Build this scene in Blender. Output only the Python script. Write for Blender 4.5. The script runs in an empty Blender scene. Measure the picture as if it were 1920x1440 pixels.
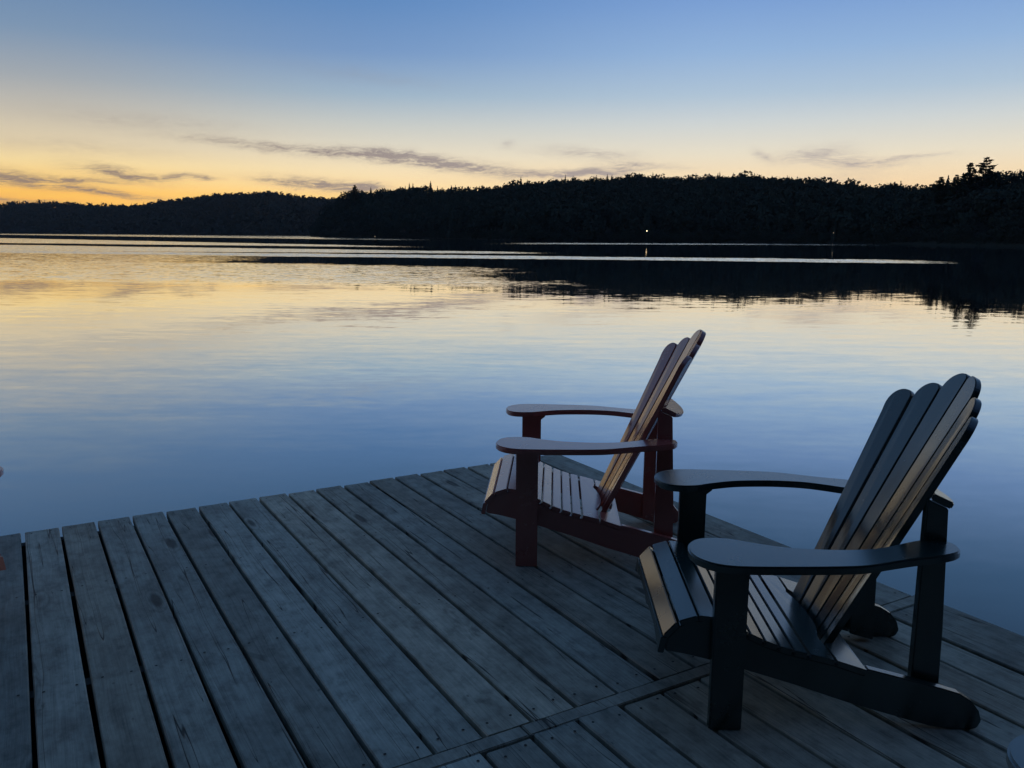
import bpy, bmesh, math, random
import numpy as np
from mathutils import Matrix, Vector

random.seed(7)
rng = np.random.default_rng(11)
PI = math.pi
R = math.radians
scene = bpy.context.scene
C = scene.collection

# ------------------------------------------------------------------ camera numbers
F_PX, PITCH, ROLL, CAM_Z = 1587.122, R(9.9546), R(0.3398), 1.467
WATER_Z = -0.45


def ray(x, y):
    """direction of a pixel of the 1920x1440 photograph, world axes (camera stands at x=0, y=0)"""
    a, b = x - 960.0, y - 720.0
    X = a * math.cos(ROLL) + b * math.sin(ROLL)
    Yv = -a * math.sin(ROLL) + b * math.cos(ROLL)
    u = -Yv / F_PX
    return np.array([X / F_PX, math.cos(PITCH) + u * math.sin(PITCH), -math.sin(PITCH) + u * math.cos(PITCH)])


def azel(x, y):
    e = ray(x, y)
    return math.degrees(math.atan2(e[0], e[1])), math.degrees(math.atan2(e[2], math.hypot(e[0], e[1])))


# ------------------------------------------------------------------ object helpers
def tag(o, label=None, cat=None, group=None, kind=None):
    if label: o['label'] = label
    if cat: o['category'] = cat
    if group: o['group'] = group
    if kind: o['kind'] = kind
    return o


def empty(name, loc=(0, 0, 0), rz=0.0):
    o = bpy.data.objects.new(name, None)
    o.empty_display_size = 0.2
    o.location = loc
    o.rotation_euler = (0, 0, rz)
    C.objects.link(o)
    return o


def link_mesh(name, me, mats, parent=None):
    o = bpy.data.objects.new(name, me)
    for m in (mats if isinstance(mats, (list, tuple)) else [mats]):
        me.materials.append(m)
    C.objects.link(o)
    if parent is not None:
        o.parent = parent
    return o


def obj_bm(name, bm, mats, parent=None, bevel=0.0, seg=2, smooth=False):
    bmesh.ops.recalc_face_normals(bm, faces=bm.faces[:])
    if bevel > 0:
        ed = [e for e in bm.edges if len(e.link_faces) == 2 and e.calc_face_angle(0) > R(38)]
        bmesh.ops.bevel(bm, geom=ed, offset=bevel, segments=seg, affect='EDGES', clamp_overlap=True)
    me = bpy.data.meshes.new(name)
    bm.to_mesh(me)
    bm.free()
    if smooth:
        for p in me.polygons: p.use_smooth = True
    return link_mesh(name, me, mats, parent)


def add_box(bm, x0, x1, y0, y1, z0, z1):
    vs = [bm.verts.new((x, y, z)) for z in (z0, z1) for y in (y0, y1) for x in (x0, x1)]
    for f in ((0, 2, 3, 1), (4, 5, 7, 6), (0, 1, 5, 4), (2, 6, 7, 3), (0, 4, 6, 2), (1, 3, 7, 5)):
        bm.faces.new([vs[i] for i in f])
    return vs


def add_prism(bm, loop_a, loop_b):
    """closed solid between two matching loops of 3-D points"""
    a = [bm.verts.new(p) for p in loop_a]
    b = [bm.verts.new(p) for p in loop_b]
    n = len(a)
    bm.faces.new(a[::-1])
    bm.faces.new(b)
    for i in range(n):
        j = (i + 1) % n
        bm.faces.new((a[i], a[j], b[j], b[i]))


def smooth_poly(pts, sub=4):
    """Catmull-Rom through a closed list of 2-D points"""
    P = [np.array(p, float) for p in pts]
    n = len(P)
    out = []
    for i in range(n):
        p0, p1, p2, p3 = P[i - 1], P[i], P[(i + 1) % n], P[(i + 2) % n]
        for k in range(sub):
            t = k / sub
            out.append(tuple(0.5 * ((2 * p1) + (-p0 + p2) * t + (2 * p0 - 5 * p1 + 4 * p2 - p3) * t * t + (-p0 + 3 * p1 - 3 * p2 + p3) * t ** 3)))
    return out


def tube(bm, pts, radii, n=8):
    rings = []
    for i, p in enumerate(pts):
        p = Vector(p)
        d = (Vector(pts[min(i + 1, len(pts) - 1)]) - Vector(pts[max(i - 1, 0)])).normalized()
        u = d.orthogonal().normalized()
        v = d.cross(u)
        rings.append([bm.verts.new(p + (u * math.cos(2 * PI * k / n) + v * math.sin(2 * PI * k / n)) * radii[i]) for k in range(n)])
    for a, b in zip(rings[:-1], rings[1:]):
        for k in range(n):
            bm.faces.new((a[k], a[(k + 1) % n], b[(k + 1) % n], b[k]))
    bm.faces.new(rings[0][::-1])
    bm.faces.new(rings[-1])


# ------------------------------------------------------------------ node helpers
class NT:
    def __init__(self, tree):
        self.t = tree
        tree.nodes.clear()

    def n(self, kind, **kw):
        nd = self.t.nodes.new(kind)
        for k, v in kw.items():
            setattr(nd, k, v)
        return nd

    def l(self, a, b):
        self.t.links.new(a, b)

    def put(self, sock, v):
        if v is None: return
        if isinstance(v, bpy.types.NodeSocket): self.l(v, sock)
        else: sock.default_value = v

    def m(self, op, a=None, b=None, c=None, clamp=False):
        nd = self.n('ShaderNodeMath', operation=op, use_clamp=clamp)
        for i, v in enumerate((a, b, c)):
            self.put(nd.inputs[i], v)
        return nd.outputs[0]

    def v(self, op, a=None, b=None, s=None):
        nd = self.n('ShaderNodeVectorMath', operation=op)
        self.put(nd.inputs[0], a)
        if b is not None: self.put(nd.inputs[1], b)
        if s is not None: self.put(nd.inputs[3], s)
        return nd.outputs[1] if op in ('LENGTH', 'DOT_PRODUCT', 'DISTANCE') else nd.outputs[0]

    def sep(self, v):
        nd = self.n('ShaderNodeSeparateXYZ')
        self.put(nd.inputs[0], v)
        return nd.outputs

    def comb(self, x=0.0, y=0.0, z=0.0):
        nd = self.n('ShaderNodeCombineXYZ')
        for i, q in enumerate((x, y, z)): self.put(nd.inputs[i], q)
        return nd.outputs[0]

    def noise(self, vec, scale=1.0, detail=2.0, rough=0.5, dist=0.0):
        nd = self.n('ShaderNodeTexNoise')
        self.put(nd.inputs['Vector'], vec)
        nd.inputs['Scale'].default_value = scale
        nd.inputs['Detail'].default_value = detail
        nd.inputs['Roughness'].default_value = rough
        nd.inputs['Distortion'].default_value = dist
        return nd.outputs

    def step(self, x, a, b):
        """smoothstep from 0 at a to 1 at b (a may be above b)"""
        nd = self.n('ShaderNodeMapRange', interpolation_type='SMOOTHSTEP')
        self.put(nd.inputs['Value'], x)
        lo, hi, t0, t1 = (a, b, 0.0, 1.0)
        if not isinstance(a, bpy.types.NodeSocket) and not isinstance(b, bpy.types.NodeSocket) and a > b:
            lo, hi, t0, t1 = b, a, 1.0, 0.0
        self.put(nd.inputs['From Min'], lo)
        self.put(nd.inputs['From Max'], hi)
        nd.inputs['To Min'].default_value = t0
        nd.inputs['To Max'].default_value = t1
        return nd.outputs['Result']

    def ramp(self, fac, stops, interp='LINEAR'):
        nd = self.n('ShaderNodeValToRGB')
        cr = nd.color_ramp
        cr.interpolation = interp
        while len(cr.elements) > 1: cr.elements.remove(cr.elements[-1])
        cr.elements[0].position = stops[0][0]
        cr.elements[0].color = stops[0][1]
        for p, c in stops[1:]:
            cr.elements.new(p).color = c
        self.put(nd.inputs[0], fac)
        return nd.outputs[0]

    def mix(self, f, a, b, blend='MIX'):
        nd = self.n('ShaderNodeMix', data_type='RGBA', blend_type=blend)
        self.put(nd.inputs[0], f)
        self.put(nd.inputs[6], a)
        self.put(nd.inputs[7], b)
        return nd.outputs[2]


def lin(r, g, b, k=1.0):
    f = lambda c: (c / 12.92 if c <= 0.04045 else ((c + 0.055) / 1.055) ** 2.4)
    return (f(r / 255) * k, f(g / 255) * k, f(b / 255) * k, 1.0)


def new_mat(name):
    m = bpy.data.materials.new(name)
    m.use_nodes = True
    nt = NT(m.node_tree)
    out = nt.n('ShaderNodeOutputMaterial')
    return m, nt, out


# ------------------------------------------------------------------ materials
def mat_paint(name, col, rough=0.34, spec=0.5, wear=0.25):
    m, nt, out = new_mat(name)
    tc = nt.n('ShaderNodeTexCoord')
    p = nt.n('ShaderNodeBsdfPrincipled')
    n1 = nt.noise(tc.outputs['Object'], 9.0, 4.0, 0.6)[0]
    n2 = nt.noise(nt.v('MULTIPLY', tc.outputs['Object'], (60.0, 60.0, 14.0)), 1.0, 3.0, 0.6)[0]
    k = nt.m('MULTIPLY_ADD', n1, wear * 2, 1.0 - wear)
    c = nt.v('SCALE', col[:3], s=k)
    nt.put(p.inputs['Base Color'], c)
    nt.put(p.inputs['Roughness'], nt.m('MULTIPLY_ADD', n1, 0.10, rough - 0.05))
    p.inputs['Specular IOR Level'].default_value = spec
    p.inputs['IOR'].default_value = 1.5
    p.inputs['Coat Weight'].default_value = 0.4
    p.inputs['Coat Roughness'].default_value = 0.16
    b = nt.n('ShaderNodeBump')
    b.inputs['Strength'].default_value = 0.02
    b.inputs['Distance'].default_value = 0.002
    nt.put(b.inputs['Height'], n2)
    nt.l(b.outputs[0], p.inputs['Normal'])
    nt.l(p.outputs[0], out.inputs[0])
    return m


def mat_deck():
    m, nt, out = new_mat('weathered_wood')
    tc = nt.n('ShaderNodeTexCoord')
    at = nt.n('ShaderNodeAttribute', attribute_name='plank')
    rnd = at.outputs['Fac']
    x, y, z = nt.sep(tc.outputs['Object'])
    off = nt.m('MULTIPLY', rnd, 91.0)
    wob = nt.noise(nt.comb(nt.m('ADD', nt.m('MULTIPLY', x, 1.3), off), nt.m('MULTIPLY', y, 3.0), off), 1.0, 2.0)[0]
    yw = nt.m('MULTIPLY_ADD', nt.m('SUBTRACT', wob, 0.5), 0.05, y)
    grain = nt.noise(nt.comb(nt.m('ADD', nt.m('MULTIPLY', x, 2.2), off), nt.m('MULTIPLY', yw, 95.0), off), 1.0, 5.0, 0.62)[0]
    fine = nt.noise(nt.comb(nt.m('ADD', nt.m('MULTIPLY', x, 9.0), off), nt.m('MULTIPLY', yw, 420.0), off), 1.0, 2.0, 0.6)[0]
    blot = nt.noise(nt.comb(nt.m('ADD', nt.m('MULTIPLY', x, 2.4), off), nt.m('MULTIPLY', y, 5.0), off), 1.0, 4.0, 0.6)[0]
    crk = nt.noise(nt.comb(nt.m('ADD', nt.m('MULTIPLY', x, 0.55), off), nt.m('MULTIPLY', yw, 26.0), off), 1.0, 1.0, 0.4)[0]
    crack = nt.step(nt.m('ABSOLUTE', nt.m('SUBTRACT', crk, 0.60)), 0.007, 0.0015)
    vor = nt.n('ShaderNodeTexVoronoi', feature='F1')
    nt.put(vor.inputs['Vector'], nt.comb(nt.m('ADD', nt.m('MULTIPLY', x, 1.5), off), nt.m('MULTIPLY', yw, 5.5), off))
    vor.inputs['Scale'].default_value = 1.0
    vd = nt.m('MULTIPLY_ADD', nt.m('SUBTRACT', grain, 0.5), 0.06, vor.outputs['Distance'])
    knot = nt.step(vd, 0.155, 0.08)
    ring = nt.step(nt.m('ABSOLUTE', nt.m('SUBTRACT', vd, 0.19)), 0.03, 0.0)
    spk = nt.step(nt.noise(nt.comb(nt.m('ADD', nt.m('MULTIPLY', x, 24.0), off), nt.m('MULTIPLY', y, 40.0), off), 1.0, 2.0, 0.5)[0], 0.70, 0.78)
    base = nt.ramp(grain, [(0.2, (0.20, 0.196, 0.155, 1)), (0.42, (0.325, 0.31, 0.245, 1)), (0.62, (0.38, 0.36, 0.285, 1)), (0.85, (0.46, 0.43, 0.335, 1))])
    k = nt.m('MULTIPLY_ADD', rnd, 0.60, 0.80)
    k = nt.m('MULTIPLY', k, nt.m('MULTIPLY_ADD', fine, 0.5, 0.75))
    k = nt.m('MULTIPLY', k, nt.ramp(blot, [(0.28, (0.55, 0.55, 0.55, 1)), (0.5, (0.95, 0.95, 0.95, 1)), (0.75, (1.22, 1.22, 1.22, 1))]))
    mot = nt.noise(nt.comb(nt.m('ADD', nt.m('MULTIPLY', x, 11.0), off), nt.m('MULTIPLY', y, 15.0), 4.0), 1.0, 6.0, 0.68)[0]
    k = nt.m('MULTIPLY', k, nt.ramp(mot, [(0.3, (0.55, 0.55, 0.55, 1)), (0.5, (0.98, 0.98, 0.98, 1)), (0.72, (1.25, 1.25, 1.25, 1))]))
    sta = nt.noise(nt.comb(nt.m('ADD', nt.m('MULTIPLY', x, 3.1), off), nt.m('MULTIPLY', y, 9.0), 8.0), 1.0, 4.0, 0.6, 0.6)[0]
    stain = nt.step(sta, 0.64, 0.72)
    for msk, amt in ((stain, 0.42), (crack, 0.8), (knot, 0.72), (ring, 0.22), (spk, 0.45)):
        k = nt.m('MULTIPLY', k, nt.m('MULTIPLY_ADD', msk, -amt, 1.0))
    nrnd = nt.n('ShaderNodeTexWhiteNoise', noise_dimensions='1D')
    nt.put(nrnd.inputs['W'], nt.m('MULTIPLY', rnd, 37.0))
    tint = nt.mix(nrnd.outputs['Value'], (1.06, 1.0, 0.93, 1), (0.94, 1.0, 1.03, 1))
    col = nt.v('MULTIPLY', nt.v('SCALE', base, s=k), tint)
    p = nt.n('ShaderNodeBsdfPrincipled')
    nt.put(p.inputs['Base Color'], col)
    nt.put(p.inputs['Roughness'], nt.m('MULTIPLY_ADD', blot, 0.25, 0.55))
    p.inputs['Specular IOR Level'].default_value = 0.3
    h = nt.m('MULTIPLY_ADD', grain, 0.7, nt.m('MULTIPLY', fine, 0.3))
    h = nt.m('SUBTRACT', h, nt.m('MULTIPLY', crack, 1.6))
    h = nt.m('SUBTRACT', h, nt.m('MULTIPLY', knot, 0.3))
    b = nt.n('ShaderNodeBump')
    b.inputs['Strength'].default_value = 0.55
    b.inputs['Distance'].default_value = 0.004
    nt.put(b.inputs['Height'], h)
    nt.l(b.outputs[0], p.inputs['Normal'])
    nt.l(p.outputs[0], out.inputs[0])
    return m


def mat_plain(name, col, rough=0.8, scale=3.0, spread=0.35, spec=0.3):
    m, nt, out = new_mat(name)
    tc = nt.n('ShaderNodeTexCoord')
    n1 = nt.noise(tc.outputs['Object'], scale, 4.0, 0.6)[0]
    p = nt.n('ShaderNodeBsdfPrincipled')
    nt.put(p.inputs['Base Color'], nt.v('SCALE', col[:3], s=nt.m('MULTIPLY_ADD', n1, spread * 2, 1 - spread)))
    p.inputs['Roughness'].default_value = rough
    p.inputs['Specular IOR Level'].default_value = spec
    nt.l(p.outputs[0], out.inputs[0])
    return m


def mat_foliage(name, a, b, scale):
    m, nt, out = new_mat(name)
    g = nt.n('ShaderNodeNewGeometry')
    n1 = nt.noise(g.outputs['Position'], scale, 3.0, 0.6)[0]
    r = nt.n('ShaderNodeAttribute', attribute_name='leaf').outputs['Fac']
    f = nt.m('ADD', nt.m('MULTIPLY', nt.step(n1, 0.35, 0.65), 0.55), nt.m('MULTIPLY', r, 0.45))
    p = nt.n('ShaderNodeBsdfPrincipled')
    nt.put(p.inputs['Base Color'], nt.mix(f, a, b))
    p.inputs['Roughness'].default_value = 0.95
    p.inputs['Specular IOR Level'].default_value = 0.08
    nt.l(p.outputs[0], out.inputs[0])
    return m


def mat_emit(name, col, strength):
    m, nt, out = new_mat(name)
    e = nt.n('ShaderNodeEmission')
    e.inputs[0].default_value = col
    e.inputs[1].default_value = strength
    nt.l(e.outputs[0], out.inputs[0])
    return m


def mat_water():
    m, nt, out = new_mat('lake_water')
    g = nt.n('ShaderNodeNewGeometry')
    P = g.outputs['Position']
    X, Y, Z = nt.sep(P)
    dist = nt.m('SQRT', nt.m('ADD', nt.m('MULTIPLY', X, X), nt.m('MULTIPLY', Y, Y)))
    # wind ruffled patches lie on the lake as long streaks
    e1 = nt.noise(nt.comb(nt.m('MULTIPLY', X, 0.06), nt.m('MULTIPLY', Y, 0.11), 2.0), 1.0, 4.0, 0.6)[0]
    e2 = nt.noise(nt.comb(nt.m('MULTIPLY', X, 0.7), nt.m('MULTIPLY', Y, 0.35), 7.0), 1.0, 3.0, 0.6)[0]
    w = nt.m('ADD', nt.m('SUBTRACT', e1, 0.5), nt.m('MULTIPLY', nt.m('SUBTRACT', e2, 0.5), 0.6))
    Yn = nt.m('ADD', Y, nt.m('MULTIPLY', w, nt.m('MULTIPLY', Y, 0.07)))
    ruf = tilt = None
    bands = [  # near a,b / far a,b / soft / x fade left (0,1) / x fade right (1,0) / weight
        (267, -1.07, 5200, 0.0, 14, None, (-55, 10), 0.62, 0.2),
        (195, 0.233, 229, 0.277, 3, (-14, 12), (95, 116), 0.9, 0.25),
        (164, 0.0, 170, 0.0, 2, (86, 96), (108, 116), 0.6, 0.3),
        (128.5, -0.33, 128, -0.95, 4, None, (-26, -8), 0.72, 0.22),
        (91.5, 0.0, 102, -0.40, 2.5, None, (-4, 8), 0.8, 0.25),
        (71.5, -0.20, 82.0, -0.19, 2.0, None, (27, 41), 1.0, 0.3),
        (33, -0.1, 51.5, -0.28, 5, None, (-9, 5), 0.36, 0.14),
        (48, 0.0, 84, 0.0, 4, None, (-30, -16), 0.25, 0.16),
    ]
    for na, nb, fa, fb, so, xl, xr, wt, nw in bands:
        yn = nt.m('SUBTRACT', Yn, nt.m('MULTIPLY_ADD', X, nb, na))
        yf = nt.m('SUBTRACT', Yn, nt.m('MULTIPLY_ADD', X, fb, fa))
        k = nt.m('MULTIPLY', nt.step(yn, -so * 0.5, so * 0.5), nt.step(yf, so * 0.5, -so * 0.5))
        Xn = nt.m('ADD', X, nt.m('MULTIPLY', w, 18.0))
        if xl: k = nt.m('MULTIPLY', k, nt.step(Xn, xl[0], xl[1]))
        if xr: k = nt.m('MULTIPLY', k, nt.step(Xn, xr[1], xr[0]))
        kt, kr = nt.m('MULTIPLY', k, wt), nt.m('MULTIPLY', k, nw)
        ruf = kr if ruf is None else nt.m('MAXIMUM', ruf, kr)
        tilt = kt if tilt is None else nt.m('MAXIMUM', tilt, kt)
    # ripple slopes
    def slopes(sx, sy, off, det=2.0):
        c = nt.noise(nt.v('ADD', nt.v('MULTIPLY', P, (sx, sy, 1.0)), (off, off * 0.7, 0.0)), 1.0, det, 0.55)[1]
        return nt.v('SUBTRACT', c, (0.5, 0.5, 0.5))
    s_big = slopes(0.10, 0.45, 3.0)
    s_mid = slopes(0.6, 2.2, 11.0)
    s_fine = slopes(3.2, 6.5, 23.0)
    calm = nt.v('ADD', nt.v('SCALE', s_big, s=0.005), nt.v('ADD', nt.v('SCALE', s_mid, s=0.017), nt.v('SCALE', s_fine, s=0.012)))
    # gentle ripples reach the water by the dock a little more than the far mirror
    near = nt.m('MULTIPLY_ADD', nt.step(dist, 45.0, 6.0), 1.1, 0.7)
    calm = nt.v('SCALE', calm, s=near)
    rough = nt.v('SCALE', nt.v('ADD', s_fine, nt.v('SCALE', s_mid, s=0.7)), s=nt.m('MULTIPLY', ruf, 0.9))
    sl = nt.sep(nt.v('ADD', calm, rough))
    # ruffled wavelets lean over to the home shore
    N = nt.v('NORMALIZE', nt.comb(sl[0], nt.m('SUBTRACT', sl[1], nt.m('MULTIPLY', tilt, 0.05)), 1.0))
    gl = nt.n('ShaderNodeBsdfGlossy')
    gl.inputs['Color'].default_value = (0.98, 0.97, 0.94, 1)
    nt.put(gl.inputs['Roughness'], nt.m('MULTIPLY_ADD', ruf, 0.07, 0.02))
    nt.put(gl.inputs['Normal'], N)
    df = nt.n('ShaderNodeBsdfDiffuse')
    df.inputs['Color'].default_value = (0.010, 0.024, 0.036, 1)
    lw = nt.n('ShaderNodeLayerWeight')
    lw.inputs['Blend'].default_value = 0.5
    fac = nt.ramp(lw.outputs['Facing'], [(0.0, (0.04, 0.04, 0.04, 1)), (0.35, (0.12, 0.12, 0.12, 1)), (0.6, (0.23, 0.23, 0.23, 1)), (0.70, (0.46, 0.46, 0.46, 1)), (0.77, (0.69, 0.69, 0.69, 1)), (0.84, (0.90, 0.90, 0.90, 1)), (0.93, (0.92, 0.92, 0.92, 1)), (0.975, (0.84, 0.84, 0.84, 1)), (1.0, (0.9, 0.9, 0.9, 1))])
    mx = nt.n('ShaderNodeMixShader')
    nt.put(mx.inputs[0], fac)
    nt.l(df.outputs[0], mx.inputs[1])
    nt.l(gl.outputs[0], mx.inputs[2])
    nt.l(mx.outputs[0], out.inputs[0])
    return m


M_RED = mat_paint('dark_red_paint', (0.40, 0.105, 0.080), 0.26, 1.0, 0.10)
M_GREEN = mat_paint('dark_green_paint', (0.007, 0.027, 0.025), 0.26, 1.0, 0.10)
M_PALE = mat_paint('pale_grey_paint', (0.13, 0.17, 0.17), 0.3, 0.8, 0.12)
M_DECK = mat_deck()
M_NAIL = mat_plain('rusty_nail', (0.03, 0.026, 0.024), 0.7)
M_FRAME = mat_plain('dock_timber', (0.13, 0.125, 0.11), 0.85, 6.0)
M_GAP_BLOCKER = mat_plain('gap_blocker_black', (0.012, 0.012, 0.013), 0.6)  # black for the added boxes that darken the plank gaps
M_PILE = mat_plain('pile_timber', (0.05, 0.046, 0.04), 0.85, 6.0)
M_WATER = mat_water()
M_HILL = mat_plain('forest_floor', (0.012, 0.018, 0.012), 0.9, 0.05)
M_LEAF = mat_foliage('broadleaf_foliage', (0.022, 0.034, 0.027, 1), (0.029, 0.043, 0.032, 1), 0.05)
M_LEAF_HAZED = mat_foliage('haze_lightened_foliage', (0.034, 0.039, 0.031, 1), (0.043, 0.048, 0.037, 1), 0.03)  # lighter than the nearer foliage; distance haze is put into the colour
M_PINE = mat_foliage('pine_needles', (0.014, 0.026, 0.018, 1), (0.034, 0.052, 0.032, 1), 0.4)
M_BARK = mat_plain('pine_bark', (0.05, 0.04, 0.033), 0.9, 2.0)
M_POST = mat_plain('lamp_post_metal', (0.04, 0.04, 0.04), 0.5)
M_LAMP = mat_emit('lit_lamp_glass', (1.0, 0.72, 0.40, 1), 5.5)
M_LAMP2 = mat_emit('dim_lamp_glass', (1.0, 0.8, 0.55, 1), 1.0)

# ------------------------------------------------------------------ chairs
LW, LEG_Y, LEG_T, ARM_Z = 0.097, 0.349, 0.032, 0.58
TOPLINE = [(-0.1555, 0.243), (-0.147, 0.285), (-0.112, 0.327), (-0.088, 0.341), (-0.057, 0.352), (-0.014, 0.355), (0.020, 0.347),
           (0.06, 0.327), (0.11, 0.303), (0.172, 0.2735), (0.235, 0.252), (0.315, 0.234), (0.385, 0.217), (0.466, 0.190)]


def build_chair(name, mat):
    root = empty(name)
    for s in (-1, 1):
        bm = bmesh.new()
        add_box(bm, 0, LW, *sorted((s * LEG_Y, s * (LEG_Y - LEG_T))), 0.0, ARM_Z - 0.0255)
        obj_bm('leg', bm, mat, root, 0.004)
    # side rails: curved nose, sloping run, rounded tail resting on the deck
    off = 0.0185
    tl = [np.array(p) for p in TOPLINE]
    inner = []
    for i, p in enumerate(tl):
        d = tl[min(i + 1, len(tl) - 1)] - tl[max(i - 1, 0)]
        d /= np.linalg.norm(d)
        inner.append(tuple(p + np.array([d[1], -d[0]]) * off))
    inner = [(-0.136, 0.240), (-0.1285, 0.278)] + inner[2:]
    prof = inner + [(0.472, 0.192), (0.60, 0.160), (0.70, 0.134), (0.75, 0.119), (0.788, 0.095), (0.813, 0.063), (0.823, 0.030), (0.812, 0.008),
                    (0.793, 0.001), (0.735, 0.001), (0.668, 0.012), (0.60, 0.030), (0.509, 0.056), (0.408, 0.085), (0.256, 0.136), (0.107, 0.180),
                    (0.0, 0.210), (-0.076, 0.228), (-0.128, 0.236)]
    for s in (-1, 1):
        bm = bmesh.new()
        add_prism(bm, [(x, s * 0.3145, z) for x, z in prof], [(x, s * 0.285, z) for x, z in prof])
        obj_bm('side_rail', bm, mat, root, 0.003)
    # rear posts rise past the arms to the upper back rail
    for s in (-1, 1):
        bm = bmesh.new()
        pr = [(0.624, 0.036), (0.711, 0.012), (0.705, 0.30), (0.687, 0.681), (0.624, 0.7095)]
        add_prism(bm, [(x, s * 0.268, z) for x, z in pr], [(x, s * 0.238, z) for x, z in pr])
        obj_bm('rear_post', bm, mat, root, 0.003)
    # contoured arms
    arm = [(-0.088, 0.375), (-0.078, 0.315), (-0.048, 0.278), (0.0, 0.265), (0.055, 0.272), (0.11, 0.300), (0.20, 0.334), (0.30, 0.346), (0.38, 0.345),
           (0.455, 0.332), (0.515, 0.306), (0.57, 0.276), (0.625, 0.252), (0.675, 0.250), (0.703, 0.275), (0.706, 0.312), (0.685, 0.352), (0.62, 0.385),
           (0.545, 0.408), (0.462, 0.440), (0.39, 0.468), (0.31, 0.481), (0.18, 0.490), (0.06, 0.494), (0.0, 0.488), (-0.045, 0.466), (-0.078, 0.425)]
    arm = smooth_poly(arm, 4)
    for s in (-1, 1):
        bm = bmesh.new()
        add_prism(bm, [(x, s * y, ARM_Z - 0.025) for x, y in arm], [(x, s * y, ARM_Z) for x, y in arm])
        obj_bm('armrest', bm, mat, root, 0.005, 2)
    # small brackets behind the legs under the arms
    for s in (-1, 1):
        bm = bmesh.new()
        pr = [(LW - 0.002, 0.528), (LW - 0.002, ARM_Z - 0.0265), (LW + 0.022, ARM_Z - 0.0265), (LW + 0.020, 0.546)]
        add_prism(bm, [(x, s * 0.345, z) for x, z in pr], [(x, s * 0.323, z) for x, z in pr])
        obj_bm('bracket', bm, mat, root, 0.002)
    # seat slats following the rails
    bm = bmesh.new()
    seglen = [0.0]
    for a, b in zip(tl[:-1], tl[1:]): seglen.append(seglen[-1] + float(np.linalg.norm(b - a)))

    def on(s):
        for i in range(len(tl) - 1):
            if s <= seglen[i + 1] or i == len(tl) - 2:
                t = (s - seglen[i]) / (seglen[i + 1] - seglen[i])
                return tl[i] * (1 - t) + tl[i + 1] * t

    def s_at_x(x):
        for i in range(1, len(tl) - 1):
            if tl[i][0] <= x <= tl[i + 1][0]:
                return seglen[i] + (x - tl[i][0]) / (tl[i + 1][0] - tl[i][0]) * (seglen[i + 1] - seglen[i])

    def slat(s0, s1, hy):
        a, b = on(s0), on(s1)
        d = (b - a) / np.linalg.norm(b - a)
        nrm = np.array([-d[1], d[0]])
        th = 0.0182
        q = [a, b, b - nrm * th, a - nrm * th]
        add_prism(bm, [(x, -hy, z) for x, z in q], [(x, hy, z) for x, z in q])
    st = s_at_x(-0.142)
    spans = [(s_at_x(-0.1435), s_at_x(-0.106)), (s_at_x(-0.0965), s_at_x(-0.0445)), (s_at_x(-0.036), s_at_x(0.018))]
    x = 0.030
    while x < 0.292:
        spans.append((s_at_x(x), s_at_x(x + 0.0375)))
        x += 0.0447
    for s0, s1 in spans:
        slat(s0, s1, 0.318)
    obj_bm('seat', bm, mat, root, 0.0025)
    # wide lower board, cut round for the back, with the strip that follows behind it
    bm = bmesh.new()

    def zs(x): return float(np.interp(x, [p[0] for p in TOPLINE[1:]], [p[1] for p in TOPLINE[1:]]))
    x0 = x + 0.002
    cut = [(0.405 - (y * y) / 1.0 - 0.010, y) for y in np.linspace(0.205, -0.205, 15)]
    front = [(x0, -0.318), (x0, 0.318), (0.372, 0.318), (0.372, 0.207)] + cut[1:-1] + [(0.372, -0.207), (0.372, -0.318)]
    add_prism(bm, [(px, py, zs(px) - 0.0182) for px, py in front], [(px, py, zs(px)) for px, py in front])
    cut2 = [(0.450 - (y * y) / 1.0, y) for y in np.linspace(-0.20, 0.20, 11)]
    rear = [(0.379, -0.318)] + [(0.379, -0.205)] + cut2[1:-1] + [(0.379, 0.205), (0.379, 0.318), (0.470, 0.318), (0.470, -0.318)]
    add_prism(bm, [(px, py, zs(px) - 0.0182) for px, py in rear], [(px, py, zs(px)) for px, py in rear])
    obj_bm('back_support', bm, mat, root, 0.002)
    # front board with an arched lower edge
    bm = bmesh.new()
    ys = np.linspace(-0.318, 0.318, 29)
    def low(y):
        k = abs(y) / 0.318
        return 0.232 + 0.026 * (1 - min(1, max(0, (k - 0.55) / 0.45)) ** 1.5) - 0.012 * max(0, 1 - k / 0.16)
    face = [(y, low(y)) for y in ys] + [(0.318, 0.284), (-0.318, 0.284)]
    fx = lambda z: -0.1565 + (z - 0.24) * 0.19
    add_prism(bm, [(fx(z), y, z) for y, z in face], [(fx(z) + 0.0185, y, z - 0.002) for y, z in face])
    obj_bm('front_board', bm, mat, root, 0.002)
    # fan of six slats on a shallow curve
    bm = bmesh.new()
    LEAN = R(27.0)
    B = Vector((0.414, 0, 0.205))
    D = Vector((math.sin(LEAN), 0, math.cos(LEAN)))
    Fw = Vector((-math.cos(LEAN), 0, math.sin(LEAN)))
    RAD = 0.60
    for j in range(6):
        top = (0.818, 0.876, 0.938, 0.938, 0.876, 0.818)[j]
        yb, yt = (j - 2.5) * 0.062, (j - 2.5) * 0.0995
        wb, wt = 0.0288, 0.0477
        def pos(a, s):
            f = s / 0.9
            yc = yb + (yt - yb) * f
            T = (Vector((0, 1, 0)) + Fw * (yc / RAD)).normalized()
            nb = T.cross(D).normalized()
            if nb.dot(Fw) > 0: nb = -nb
            return B + D * s + Vector((0, yc, 0)) + Fw * (yc * yc / (2 * RAD)) + T * a, nb
        w = lambda s: wb + (wt - wb) * s / 0.9
        r = w(top)
        # the tops are rounded mostly on their outer side, so the six make one scalloped fan
        sg = 1 if j >= 3 else -1
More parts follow.
